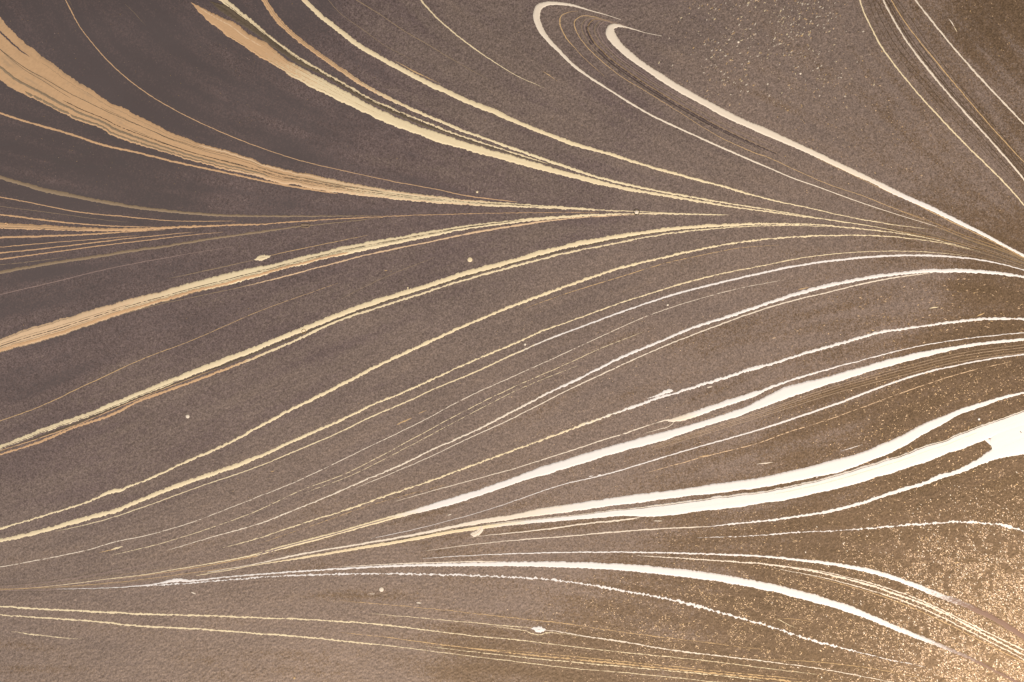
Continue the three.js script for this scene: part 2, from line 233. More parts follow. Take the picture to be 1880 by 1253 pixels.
ridge('fine_vein', [[0, 1084, .8], [60, 1080, 1], [204, 1063, 1.4], [281, 1053, 1.6], [332, 1044, 1.8], [409, 1031, 2.4], [472, 1018, 3.4]], [C.gold, C.cream, 200, 500], { taper: [36, 0] });
ridge('fine_vein', [[200, 1066, .8], [300, 1052, 1], [409, 1034, 1.6], [472, 1021, 2]], C.gold, { taper: [36, 0] });
v = ridge('vein', [[1203, 777, 3], [1211, 774.5, 4], [1222, 772, 3.5], [1236, 771.5, 6.5], [1259, 766, 10], [1310, 749, 10.5], [1361, 732, 10.5], [1388, 723, 9.5], [1398, 719, 5], [1420, 710, 4.2], [1451, 699, 4], [1497, 685, 3.4], [1528, 676, 2.4], [1604, 656, 2], [1681, 637, 1.8], [1757, 624.5, 1.6], [1808, 618, 1.5], [1880, 611, 1.5]], [C.ivory, C.white, 20, 120], { rough: .6, label: 'short white strip lying along the upper side of the white vein' });
ridge('fine_vein', [[1182, 797, 1], [1206, 790, 1.6], [1228, 783, 2], [1236, 777, 3], [1237, 772, 3]], C.ivory, { step: 1 });
for (const [o, w, c] of [[10, .9, [.52, .40, .27]], [17, 1, [.56, .43, .30]], [24, .9, [.42, .31, .19]], [31, 1, [.54, .42, .29]]])
  ridge('fine_vein', [[1180, 823 - 2 + o * .35, .8], [1297, 784 + o * .4, w], [1410, 746 + o * .5, w], [1528, 705 + o * .62, w], [1655, 668 + o * .72, w], [1757, 643 + o * .72, w], [1880, 626 + o * .72, w]], c, { dot: .22 });
ridge('fine_vein', [[1543, 829, 1], [1564, 823, 2.8], [1584, 816.6, 1]], C.white, {});

const Y1 = ridge('broad_vein', band(
  [[380, 1051], [470, 1035], [547, 1017], [623, 1004.5], [725, 987], [827, 966], [878, 955], [945, 944.5], [991, 933.5], [1068, 922.5], [1195, 905], [1297, 891], [1410, 874.5], [1464, 862.5], [1515, 850], [1566, 836], [1617, 816.6], [1655, 799], [1706, 773], [1745, 758], [1783, 745], [1834, 730], [1880, 719.6]],
  [[380, 1052], [470, 1036.5], [572, 1015.5], [649, 1003], [751, 986], [853, 966.5], [878, 962.5], [945, 953.5], [1017, 944.5], [1119, 929.5], [1221, 917.5], [1410, 893.5], [1464, 883], [1528, 870], [1579, 855], [1617, 839.6], [1658, 822], [1699, 797], [1740, 774.5], [1757, 764], [1796, 750], [1834, 736], [1880, 723]]),
  [C.ivory, C.white, 420, 900], { rough: .45, streak: .035, taper: [0, 0], label: 'upper arm of the large white forked vein, waving up to the right edge' });
const Y2 = ridge('broad_vein', band(
  [[360, 1056.5], [420, 1046.5], [470, 1037], [547, 1024], [649, 1006], [751, 987.5], [853, 969], [878, 965], [945, 957], [1042, 947.5], [1093, 941], [1246, 921.5], [1410, 900], [1477, 887], [1553, 866], [1604, 851], [1655, 834.5], [1706, 816.6], [1757, 799], [1808, 778], [1880, 754]],
  [[360, 1057.5], [420, 1048], [470, 1038.5], [547, 1027.5], [649, 1011], [725, 999], [853, 976], [889, 971.5], [945, 964.5], [1042, 956], [1144, 948], [1176, 950], [1234, 947], [1297, 938], [1348, 933], [1410, 924], [1477, 911], [1553, 894.5], [1604, 879], [1655, 864], [1706, 846], [1757, 828], [1783, 818], [1818, 806], [1880, 784]]),
  [C.cream, C.white, 380, 800], { rough: .45, streak: .045, taper: [0, 0], alt: [C.ivory, .8, .5], label: 'middle arm of the large white forked vein with a fine dark thread' });
strand(Y2, .2, .07, 700, 2200, 1.5, C.dark, { rough: .15 }); strand(Y2, .12, .03, 900, 2200, 2, C.ivory, { dot: .2 }); strand(Y2, .5, .6, 500, 900, 1.1, C.sand); strand(Y2, .4, .36, 1420, 1800, 3, C.ivory, { dot: .3 });
ridge('broad_vein', [[1300, 970 - 2, 2], [1323, 965, 2.5], [1410, 956, 3.5], [1477, 947, 4], [1520, 940, 4.5], [1579, 925, 5.5], [1655, 900, 6], [1705, 885, 7], [1726, 876, 9.5], [1745, 871, 7.5], [1770, 862, 9], [1798, 848.5, 11.5], [1822, 836, 20], [1850, 822, 36], [1880, 811, 46]], C.white, { rough: .8, streak: .03, label: 'lower arm of the large white forked vein, under the dark pocket' });
v = ridge('broad_vein', [[1820, 819, 20], [1826, 817, 34], [1840, 812, 46], [1860, 806, 50], [1880, 799, 52]], C.white, { rough: .3, streak: .03, taper: [0, 0], step: 1.5, label: 'white web of paint closing the dark pocket of the forked vein' });
for (const p of [[[1806, 805, 5], [1815, 809.5, 8], [1826, 818, 10]], [[1804, 846, 5], [1814, 837.5, 8], [1826, 828, 10]]]) ridge('rim', p, C.white, { parent: v, rough: .2, taper: [6, 0], step: 1.5 });
ridge('fine_vein', [[780, 1012, .8], [853, 1002, 1.2], [945, 992.5, 1.8], [1042, 985, 2.2], [1144, 976, 2.4], [1221, 971, 2.4], [1305, 967, 2.6]], C.ivory, { dot: .16 });
ridge('fine_vein', [[860, 988, .8], [891, 984, 1], [945, 978.5, 2], [1017, 970, 2.8], [1093, 960, 3], [1150, 954.5, 3.6], [1176, 950.5, 4.5]], C.ivory, { dot: .08 });
v = ridge('paint_drop', [[885, 966, 7], [882, 973, 10], [876, 979, 10.5], [869, 981.5, 8.5], [863, 981, 3]], C.ivory, { step: 1, taper: [0, 4], nc: 8, rough: .8, label: 'comma-shaped cream blob hanging under the forked vein' });
strand(v, .55, .5, 864, 886, 1, C.bronze, { taper: [4, 4] });
ridge('dark_drop', [[1873, 792, 1.2], [1874, 793.6, 3], [1876, 795, 1.2]], C.dark, { step: .6, h: .0011 });

// ---------------------------------------------------------------- lower right veins
v = ridge('broad_vein', [[102, 1082, .8], [179, 1080.6, 1.2], [230, 1078, 1.6], [294, 1071, 2], [304, 1069, 4], [313, 1067, 6], [330, 1065.5, 6], [350, 1067, 4.5], [366, 1065.5, 2.6], [409, 1060.6, 2.2], [475, 1055, 2.4], [572, 1048, 2.8], [674, 1042, 3.4], [751, 1038.5, 4.5], [853, 1037, 6.5], [917, 1036, 8], [1042, 1037.5, 10.5], [1144, 1042, 13], [1246, 1052, 14.5], [1323, 1062, 14.5], [1374, 1071, 14], [1410, 1078, 14], [1464, 1091, 14.5], [1528, 1109, 14], [1579, 1126, 11.5], [1630, 1147.5, 9.5], [1681, 1168, 8.5], [1732, 1188, 7], [1783, 1210, 5.5], [1821, 1229, 4.8], [1870, 1254, 4.5]], [C.white, C.umber, 1420, 1860], { rough: .7, streak: .03, label: 'long white vein arching along the bottom, turning mauve at the lower right corner' });
ridge('fine_vein', [[623, 1041.5, 1.2], [725, 1036, 2], [802, 1033.5, 2.2], [870, 1031.8, 2.6], [920, 1032, 3]], C.ivory, {});
ridge('vein', [[230, 1078.5, 1], [319, 1073, 1.8], [357, 1071, 1.8], [370, 1069, 1.8], [409, 1066, 2], [475, 1061, 2.2], [572, 1056, 2.4], [674, 1054, 2.6], [776, 1055, 2.6], [878, 1058, 2.8], [945, 1060.5, 3], [1017, 1066, 3.2], [1093, 1076, 3.8], [1144, 1085, 3.8], [1195, 1094, 4], [1246, 1105, 4], [1297, 1118, 4.2], [1348, 1132, 4], [1410, 1150, 3.6], [1477, 1172, 3.2], [1528, 1186, 2.8], [1579, 1198.5, 2.2], [1630, 1211, 1.6], [1700, 1226, 1]], C.white, { rough: 2.1, dot: .14, label: 'ragged white line below the arching white vein' });
v = ridge('vein', [[776, 1026, 1], [853, 1021, 1.3], [945, 1017, 1.8], [1042, 1015, 2], [1144, 1014, 2.4], [1246, 1016, 2.8], [1323, 1018.5, 3.2], [1410, 1022.6, 3.6], [1477, 1030, 4.8], [1553, 1040, 6.4], [1630, 1058, 8.4], [1681, 1076, 9.4], [1732, 1096, 10], [1783, 1115.5, 10], [1834, 1141, 10], [1880, 1170, 10.5]], [C.white, C.umber, 790, 1150], { rough: .7, streak: .04, label: 'white vein above the arching one, turning mauve at the right edge' });
ridge('fine_vein', [[1170, 1021, 1.4], [1246, 1025, 2], [1323, 1030, 2.6], [1410, 1037, 3], [1477, 1046.6, 3], [1553, 1063, 3.4], [1630, 1086, 4], [1706, 1114, 4], [1783, 1152, 4], [1834, 1179, 4], [1880, 1203, 4]], C.ivory, { dot: .2, rough: 1 });
ridge('fine_vein', [[1400, 1034, 1], [1520, 1052, 1.6], [1604, 1073, 2.2], [1681, 1098.7, 2.6], [1757, 1134, 2.6], [1834, 1172, 2.6], [1880, 1194, 2.6]], C.ivory, { dot: .24, rough: .8 });
ridge('fine_vein', [[1420, 1043, 1], [1540, 1068, 1.8], [1630, 1094, 2.2], [1706, 1123, 2.4], [1783, 1161, 2.4], [1880, 1211, 2.4]], C.ivory, { dot: .24, rough: .8 });
ridge('fine_vein', [[1480, 1056, 1], [1604, 1090, 1.4], [1706, 1130, 1.6], [1808, 1181, 1.6], [1880, 1217, 1.6]], C.gold, { dot: .3 });
ridge('vein', [[1280, 988, .8], [1387, 984, 1.4], [1464, 978, 2], [1553, 974, 2], [1630, 967.5, 2.6], [1706, 962, 3], [1770, 959, 3.4], [1808, 961, 3.6], [1847, 966, 4], [1880, 976, 4.6]], C.white, { dot: .26, rough: 1.8 });
for (const [p, c, d] of [
  [[[0, 1114, 3], [77, 1119, 3.4], [179, 1124, 3.6], [255, 1127.6, 3.8], [332, 1129.6, 3.2], [475, 1134.7, 3], [598, 1140, 2.6], [700, 1147.5, 2.5], [802, 1160, 2.2], [878, 1169, 2], [945, 1175, 1.8], [1042, 1187, 1.5], [1170, 1201, 1.5], [1272, 1211, 1.4], [1410, 1228, 1.2], [1500, 1239, 1]], C.cream, .1],
  [[[0, 1129.6, 2.6], [77, 1134.7, 2.8], [179, 1142, 3], [255, 1150, 3.2], [357, 1155, 3], [475, 1164, 3], [547, 1169, 3], [623, 1177, 3], [682, 1183, 2.8], [694, 1184, 1.4], [751, 1191, 1.3], [853, 1204, 1.3], [945, 1215, 1.4], [1042, 1226.6, 1.4], [1170, 1238, 1.4], [1297, 1251, 1.2]], C.cream, .14],
  [[[20, 1160, 1], [61, 1166, 3.2], [90, 1169, 1.4], [123, 1172.5, 1.6], [150, 1174, 1]], C.cream, .3],
  [[[623, 1161.5, 1], [725, 1173, 1.6], [802, 1183, 2], [945, 1200, 2.6], [1042, 1210, 3], [1144, 1220, 3.2], [1272, 1233, 3.2], [1410, 1247, 3], [1460, 1252, 3]], C.gold, .34],
  [[[780, 1187, 1], [945, 1206, 1.8], [1060, 1217, 2], [1180, 1228, 2], [1300, 1239, 2], [1400, 1250, 2]], C.cream, .42],
  [[[850, 1190, 1], [980, 1199, 1.4], [1130, 1214, 1.6], [1250, 1226, 1.6], [1400, 1241, 1.5], [1480, 1249, 1.2]], C.gold, .4],
  [[[623, 1103, .8], [725, 1112, 1.1], [827, 1122, 1.2], [945, 1135.5, 1.4], [1042, 1146, 1.4], [1119, 1158, 1.4], [1246, 1174, 1.3], [1399, 1193, 1]], C.gold, .36],
  [[[680, 1127, .8], [725, 1131, 1.1], [827, 1140, 1.3], [945, 1151, 1.6], [965, 1152.5, 1.8], [980, 1155, 2.5]], C.cream, .2],
  [[[1000, 1157.5, 2.4], [1016, 1159, 2.4], [1068, 1168, 2.2], [1144, 1179, 2.4], [1246, 1196, 2.4], [1323, 1205, 2.2], [1410, 1215.5, 2], [1502, 1228, 1.6], [1632, 1252, 1.3]], C.ivory, .14],
  [[[900, 1150, .8], [940, 1155, 1.4], [965, 1159, 1.4], [981, 1165.5, 1.4], [992, 1166.5, 1.6], [1003, 1163, 1.6], [1030, 1164, 1], [1068, 1170, .8]], C.cream, .12],
  [[[1400, 1211, .8], [1500, 1216, 1.2], [1600, 1228, 1.2], [1700, 1247, 1]], C.gold, .38],
]) ridge('fine_vein', p, c, { dot: d, rough: .9 });
v = ridge('paint_drop', [[975, 1154.5, 1], [981, 1155, 6], [986, 1156, 11.5], [991, 1156.5, 12.5], [996, 1157, 8.5], [1003, 1157.5, 2]], C.white, { step: 1, nc: 9, taper: [3, 3], label: 'eye-shaped white drop on a thin line near the bottom' });
strand(v, .5, .5, 986, 993, 1.3, C.mauve, { taper: [2, 2] });
ridge('fine_vein', [[1426, 1137, 1], [1431, 1138.5, 3.4], [1438, 1142, 2.6], [1448, 1147.5, 1.6], [1462, 1154, .9]], C.cream, { step: 1 });
ridge('fine_vein', [[1428, 1137, 1], [1445, 1136.5, 1.4], [1466, 1138, 1.2], [1490, 1142, .8]], C.gold, { step: 1 });

// hair lines running together: into the right edge, and out of the left edge below
for (const [x0, y0, x1, y1, y2, c] of [[1640, 382, 1760, 428, 474, C.bronze], [1650, 392, 1760, 433, 476, C.olive], [1690, 406, 1780, 441, 478, C.bronze], [1690, 412, 1790, 447, 480.5, C.strip], [1640, 416, 1770, 446, 483, C.olive], [1620, 420, 1760, 447, 485, C.bronze], [1600, 426, 1750, 450, 487, C.strip], [1680, 436, 1780, 459, 489, C.olive], [1660, 441, 1770, 462, 491, C.strip], [1690, 455, 1790, 471, 493, C.olive], [1480, 398, 1700, 430, 484, C.strip], [1560, 372, 1720, 424, 477, C.strip]])
  ridge('fine_vein', [[x0, y0, .8], [(x0 + x1) / 2, (y0 + y1) / 2 - 2, 1.2], [x1, y1, 1.3], [(x1 + 1880) / 2, (y1 + y2) / 2 - 2, 1.3], [1880, y2, 1.3]], c, { dot: .12, h: .0001 });
for (const [y0, x1, y1, x2, y2, c] of [[1079, 160, 1064, 330, 1040, C.olive], [1080.5, 180, 1068, 400, 1040, C.rose], [1082, 200, 1071, 430, 1042, C.gold], [1083, 190, 1074, 440, 1045, C.olive], [1085, 200, 1077, 300, 1071, C.rose], [1077, 140, 1062, 300, 1030, C.rose], [1087, 150, 1083, 280, 1078, C.strip], [1075, 130, 1060, 260, 1036, C.strip]])
  ridge('fine_vein', [[0, y0, .9], [x1 / 2, (y0 + y1) / 2 + 2, 1], [x1, y1, 1.1], [x2, y2, 1]], c, { dot: .14, h: .0001 });

// ---------------------------------------------------------------- hooks at the top
ridge('hooked_vein', [[1140, 36, .8], [1119, 29, 1.2], [1080, 18, 2.2], [1055, 10.5, 4], [1029, 6.6, 5.5], [1004, 6.8, 7.5], [990, 13, 12], [985, 27, 13.5], [990, 48, 11.5], [1004, 70, 8.5], [1027, 94, 6.4], [1052, 119, 5], [1080, 140, 4.2], [1119, 165, 3.6], [1157, 189, 3.4], [1195, 211, 3.2], [1246, 235, 3], [1310, 264, 3], [1374, 292, 2.8], [1416, 310, 2.4], [1451, 325, 2], [1502, 343, 1.8], [1553, 362, 1.6], [1599, 378, 1.4], [1645, 393, 1.2], [1720, 416, .8]], C.ivory, { rough: .35, step: 1.5, label: 'outer cream hook curling over at the top edge' });
ridge('hooked_vein', [[1215, 66, .7], [1185, 60, 1], [1165, 54, 1.8], [1146, 49, 3.4], [1133, 47, 6.5], [1122.5, 50.5, 12], [1120.5, 60, 15.5], [1127, 72, 15], [1142, 89, 13.5], [1170, 112, 12.5], [1208, 138, 12], [1246, 162, 12], [1297, 190, 12], [1348, 217, 12], [1400, 239.5, 12], [1451, 262, 11.5], [1502, 285, 11], [1556, 311, 9.5], [1604, 333, 9], [1655, 358.5, 9], [1706, 381, 8.2], [1757, 406, 7], [1808, 431, 6], [1847, 452, 5], [1880, 469, 4.5]], [C.ivory, C.white, 500, 900], { rough: .45, step: 1.5, streak: .025, label: 'inner ivory hook running down to the right edge' });
ridge('fine_vein', [[1500, 291, .8], [1553, 315, 1], [1620, 347, 1], [1676, 372, 1.6], [1719, 393, 2], [1757, 412, 2], [1808, 436, 1.8], [1880, 473, 1.8]], C.gold, {});
ridge('fine_vein', [[1062, 20, .8], [1042, 23, 1.4], [1030, 30, 2.2], [1028, 43, 2.4], [1033, 57, 2], [1042, 73, 2.2], [1052, 84, 1.2], [1068, 102, .8], [1110, 140, .7]], C.gold, { step: 1.5, dot: .08 });
ridge('fine_vein', [[1150, 52, .7], [1110, 37, .9], [1088, 30, 1.2], [1064, 31, 1.6], [1054.5, 41, 2.2], [1057, 54, 2], [1063, 66, 1.4], [1083, 92, 1.4], [1114, 120, 1.3], [1144, 143, 1.2], [1183, 166, 1.1], [1246, 205, 1], [1310, 245, 1], [1374, 276, 1.6], [1415, 291, 1.3], [1454, 309, 1.2], [1528, 341, 1.1], [1591, 362, 1.2], [1645, 384, 1.1], [1706, 407, .9]], C.gold, { step: 1.5, dot: .12 });
for (let k = 0; k < 7; k++) {                       // nested hair lines between the two hooks
  const t = (k + .6) / 7.4, L = (a, b) => a + (b - a) * t;
  ridge('fine_vein', [[L(1130, 1165), L(45, 52), .6], [L(1098, 1138), L(33, 43.5), 1.3], [L(1072, 1116), L(34, 44), 1.5], [L(1064, 1109), L(45, 55), 1.6], [L(1072, 1118), L(70, 77), 1.5], [L(1098, 1140), L(101, 99), 1.4], [L(1145, 1180), L(138, 128), 1.3], [L(1215, 1250), L(183, 172), 1.2], [L(1310, 1330), L(238, 216), 1], [L(1420, 1440), L(290, 266), .7]], [C.olive, C.rose, C.bronze, C.mauve, C.olive, C.rose, C.mauve][k], { step: 1.5, h: .00012, dot: .08 });
}
ridge('dark_vein', [[1093, 40, 3], [1078, 50, 6], [1084, 72, 8], [1110, 104, 9], [1160, 143, 10], [1230, 187, 9], [1320, 236, 7], [1430, 285, 4]], [.10, .078, .074], { streak: .3, dot: .3, h: .00006, rough: 1.6 });
for (const [p, w, c, d] of [
  [[[1579, 0], [1589, 28], [1602, 54], [1617, 83], [1640, 115], [1668, 151], [1706, 194], [1757, 249], [1824, 315], [1847, 338], [1880, 376]], 3, C.cream, .04],
  [[[1622, 0], [1645, 43], [1671, 84], [1701, 123], [1732, 161], [1770, 204], [1821, 260], [1868, 314], [1880, 329]], 3.6, C.ivory, 0],
  [[[1637, 0], [1668, 49], [1694, 82], [1732, 128], [1783, 189], [1834, 248], [1880, 297]], 2.2, C.gold, 0],
  [[[1681, 0], [1711, 38], [1755, 92], [1796, 138], [1834, 179], [1880, 227]], 3.2, C.ivory, .06],
]) ridge('vein', p.map((a, i) => [...a, w * (i === 3 ? 1.25 : 1)]), c, { dot: d });
for (const [dx, w] of [[6, 3.2], [11, 2.4], [-13, 2.2], [20, 2.6], [27, 1.8], [34, 2.2], [-24, 2], [-34, 1.6]])
  ridge('dark_vein', [[1622 + dx * .8, 0, w], [1645 + dx, 43, w], [1671 + dx * 1.05, 84, w], [1701 + dx * 1.05, 123, w], [1732 + dx, 161, w], [1770 + dx, 204, w], [1821 + dx * .85, 260, w], [1880 + dx * .7, 329, w]], [.105, .076, .05], { streak: .3, dot: Math.abs(dx) > 12 ? .32 : .06, h: .00007, rough: .8 });

// ---------------------------------------------------------------- fine lines of the upper left and the left fan
for (const [p, c, d] of [
  [[[120, 0, 2.2], [133, 26, 2.2], [146, 49, 2], [169, 79, 2], [197, 111, 2], [235, 146, 2], [281, 179, 1.8], [332, 208, 1.8], [409, 244, 1.8], [475, 270, 1.6], [534, 290, 1.4], [627, 313, 1.4], [674, 323, 1.4], [725, 334, 1.5], [802, 348, 1.5], [853, 359, 2], [950, 371, 2.2]], C.tan, .06],
  [[[126, 0, 1], [135, 18, .8]], C.olive, .2],
  [[[227, 5, 1], [250, 28, 1], [268, 48, .8]], C.olive, .4],
  [[[603, 0, 1], [623, 23, 1.1], [661, 51, 1.2], [700, 79, 1.2], [760, 112, .8]], C.olive, .2],
  [[[654, 0, 2], [700, 28, 1.8], [741, 56, 1.8], [789, 84, 1.6], [827, 107, 1.2], [900, 148, .8]], C.olive, .18],
  [[[773, 0, 3.2], [787, 17, 3.2], [802, 33, 3], [827, 55, 2.8], [861, 82, 2.4], [891, 103, 2.2], [945, 137, 1.4], [1000, 162, .8]], C.cream, .14],
  [[[995, 129, 1], [1006, 137, 4], [1012, 141, 2], [1024, 149, .8]], C.gold, .1],
  [[[0, 208, 4], [64, 228, 4], [128, 246, 4.2], [191, 267, 4.2], [255, 281, 4.2], [332, 300, 4], [383, 310.5, 4], [434, 321.5, 4], [475, 331, 4], [508, 337.5, 4], [559, 346, 4], [620, 356, 3]], C.tan, .02],
  [[[0, 325, 7], [38, 337, 7], [77, 348, 7.5], [128, 358.5, 7], [191, 371, 6.5], [255, 381.5, 6], [332, 390, 5], [409, 395.5, 4.4], [475, 397, 3.6], [572, 397, 2.4], [700, 396, 1.2]], C.olive, .05],
  [[[0, 362, 2.2], [64, 374, 2.2], [128, 387, 2.2], [230, 398, 2], [306, 405, 1.6], [434, 406.5, 1.2]], C.tan, .06],
  [[[0, 379, 1.2], [102, 392, 1.2], [191, 404, 1], [243, 409, .8]], C.olive, .16],
  [[[0, 394, 3.4], [64, 402, 3.2], [128, 409.5, 2.8], [204, 415, 2.2], [281, 417, 1.4]], C.tan, .04],
  [[[0, 436, 4], [77, 434, 3.8], [153, 431, 3], [230, 426, 2.4], [306, 422, 1.4]], C.tan, .06],
  [[[0, 454, 1.8], [102, 445, 1.6], [179, 439, 1.4], [255, 432.5, 1]], C.tan, .12],
  [[[0, 464.5, 2.6], [77, 457, 2.4], [153, 448, 2.2], [255, 436, 1.8], [357, 426, 1.2]], C.tan, .12],
  [[[0, 476, 2.8], [77, 466, 2.4], [153, 455.5, 2.2], [255, 443, 1.8], [332, 434, 1.6], [409, 426, 1]], C.tan, .1],
  [[[0, 486, 1.6], [60, 480, 1.4], [120, 472, 1.2]], C.olive, .34],
  [[[0, 500, 6], [51, 491, 6], [102, 482, 6], [153, 475, 5.6], [204, 467, 5.4], [255, 459, 5], [306, 452, 4.6], [383, 439, 4.4], [475, 426.5, 4], [554, 415, 2.6], [598, 411, 1.8], [700, 400, 1.4]], C.olive, .05],
  [[[0, 541, 1.6], [102, 517, 1.5], [204, 492.5, 1.4], [306, 473, 1.3], [434, 452, .9]], C.rose, .1],
  [[[306, 512, 1.2], [383, 496, 1.8], [455, 480, 2], [470, 476.5, 2.4]], C.olive, .2],
  [[[493, 470, 1.8], [520, 464, 1.4], [572, 453, 1.2], [674, 432.5, .9]], C.gold, .22],
  [[[0, 773, 1.6], [77, 745, 1.6], [153, 709, 1.6], [190, 692, 1.8], [255, 662, 1.5], [340, 630, 1.3], [480, 570, 1], [620, 520, .8]], C.gold, .34],
  [[[560, 560, .8], [640, 520, 1], [740, 480, .9]].map(a => [a[0] + 60, a[1] - 8, a[2]]), C.olive, .3],
]) ridge('fine_vein', p, c, { dot: d });
v = ridge('vein', [[0, 415, 11], [64, 417, 9.5], [128, 420, 7.4], [191, 422, 5.8], [255, 421, 5], [332, 417, 4], [409, 414, 3.2], [475, 411.8, 2.6], [547, 406.5, 2.2], [623, 402, 1.8], [700, 398, 1.5], [776, 395, 1.2], [950, 391, 1], [1100, 390, .8]], C.tan, { streak: .12, alt: [C.olive, .7, .5], label: 'tan vein at the middle of the left fan of fine lines' });
strand(v, .3, .35, -200, 190, 1.4, C.olive); strand(v, .75, .7, -200, 160, 1.4, C.strip, { dot: .2 });
v = ridge('paint_drop', [[466, 477, 1], [472, 475.5, 5], [478, 474, 10], [484, 473, 10.5], [490, 471.5, 6], [497, 469.5, 1]], C.cream, { step: 1, nc: 8, taper: [3, 3], rough: .9, label: 'small eye-shaped cream drop above the streaked vein at left' });
strand(v, .5, .5, 474, 489, 1.2, C.dark, { taper: [3, 3] });
// two small rings left by bubbles
function ring(name, x, y, r, w, c, sq = 1) { const p = []; for (let k = 0; k <= 16; k++) { const a = k / 16 * Math.PI * 2; p.push([x + Math.cos(a) * r, y + Math.sin(a) * r * sq, w]); } return ridge(name, p, c, { step: .8, h: .0007, rough: .25, nc: 4 }); }
ring('bubble_ring', 557.6, 608.5, 3.6, 1.4, C.bronze); ring('bubble_ring', 560, 414.5, 8.5, 1.5, C.olive, .38); ring('bubble_ring', 11, 411.5, 3, 1.2, C.sand, .7);

// short dashes and spindle marks
for (const [x, y, l, w, a, c] of [[742, 774, 30, 3.4, -24, C.gold], [775, 757, 16, 1.6, -22, C.gold], [214, 1007, 22, 3.6, -16, C.cream], [196, 1012, 30, 1.6, -12, C.gold], [355, 1089.5, 9, 3.4, 22, C.ivory], [683, 1091, 10, 1.6, 0, C.ivory], [769, 1107.5, 9, 2.6, 4, C.ivory], [1292, 838, 20, 2, -14, C.gold], [1475, 530, 20, 2, -12, C.gold], [1405, 851, 30, 2.4, -6, C.ivory], [1208, 957, 16, 2.6, 0, C.ivory], [1715, 565, 16, 2.4, -6, C.cream], [1801, 578, 16, 2.6, -24, C.gold], [825, 946, 8, 2, -14, C.ivory], [708, 497, 6, 1.8, -5, C.gold], [1303, 711, 10, 3, -14, C.ivory], [500, 866, 8, 1.5, -20, C.gold], [1085, 893 - 18, 8, 2.4, -14, C.white], [1100, 873.5, 8, 3.4, -14, C.white], [1748, 42, 16, 2.6, 55, C.ivory], [1755, 54, 10, 2, 60, C.cream]]) {
  const r = a * Math.PI / 180, q = [-.5, -.3, 0, .3, .5].map((t, i) => [x + Math.cos(r) * l * t, y + Math.sin(r) * l * t, w * [.3, .75, 1, .7, .3][i]]);
  ridge('paint_dash', q, c, { step: 1, flow: .3 });
}
// round drops
for (const [x, y, r, c, halo] of [[862.7, 477, 4.5, C.cream], [344, 765, 3.6, C.ivory], [700, 1083, 4.3, C.ivory], [1169, 389.7, 3.4, C.ivory, 1], [876, 352.5, 2.2, C.cream], [1226, 560, 2, C.ivory], [964, 632.7, 2.2, C.ivory], [748.5, 528.5, 1.6, C.cream], [540, 1245.5, 2.2, C.gold], [1798, 770, 2.2, C.white], [1356, 77, 2.2, C.ivory], [1500, 876, 1.5, C.white], [1470, 135, 2, C.ivory]]) {
  if (halo) ring('bubble_ring', x, y, r + 1.8, 1.6, C.strip);
  const g = new THREE.SphereGeometry(1, 20, 8, 0, Math.PI * 2, 0, Math.PI / 2), n = g.attributes.position.count, col = [], ps = g.attributes.position;
  for (let i = 0; i < n; i++) { const a = Math.atan2(ps.getZ(i), ps.getX(i)), k = 1 + .1 * (vn(Math.cos(a) * 2 + x, Math.sin(a) * 2 + y) - .5); ps.setX(i, ps.getX(i) * k); ps.setZ(i, ps.getZ(i) * k); col.push(...c); }
  g.setAttribute('color', new THREE.Float32BufferAttribute(col, 3)); g.scale(r * S, .0006, r * S); g.computeVertexNormals();
  const m = new THREE.Mesh(g, veinMat); m.name = 'paint_drop'; m.position.set(px(x), TOP - .00004, pz(y)); m.castShadow = m.receiveShadow = true; panel.add(m);
  for (let q = -5; q <= 5; q++) for (let t = -5; t <= 5; t++) cover[(Math.round(y) - Y0 + t) * PW + Math.round(x) - X0 + q] = 1;
}

// ---------------------------------------------------------------- the ground coat: dyes drawn out along the flow, stippled where they meet
const G = 8, GW = Math.ceil(PW / G) + 1, GH = Math.ceil(PH / G) + 1, dirX = new Float32Array(GW * GH), dirY = new Float32Array(GW * GH), tone = new Float32Array(GW * GH);
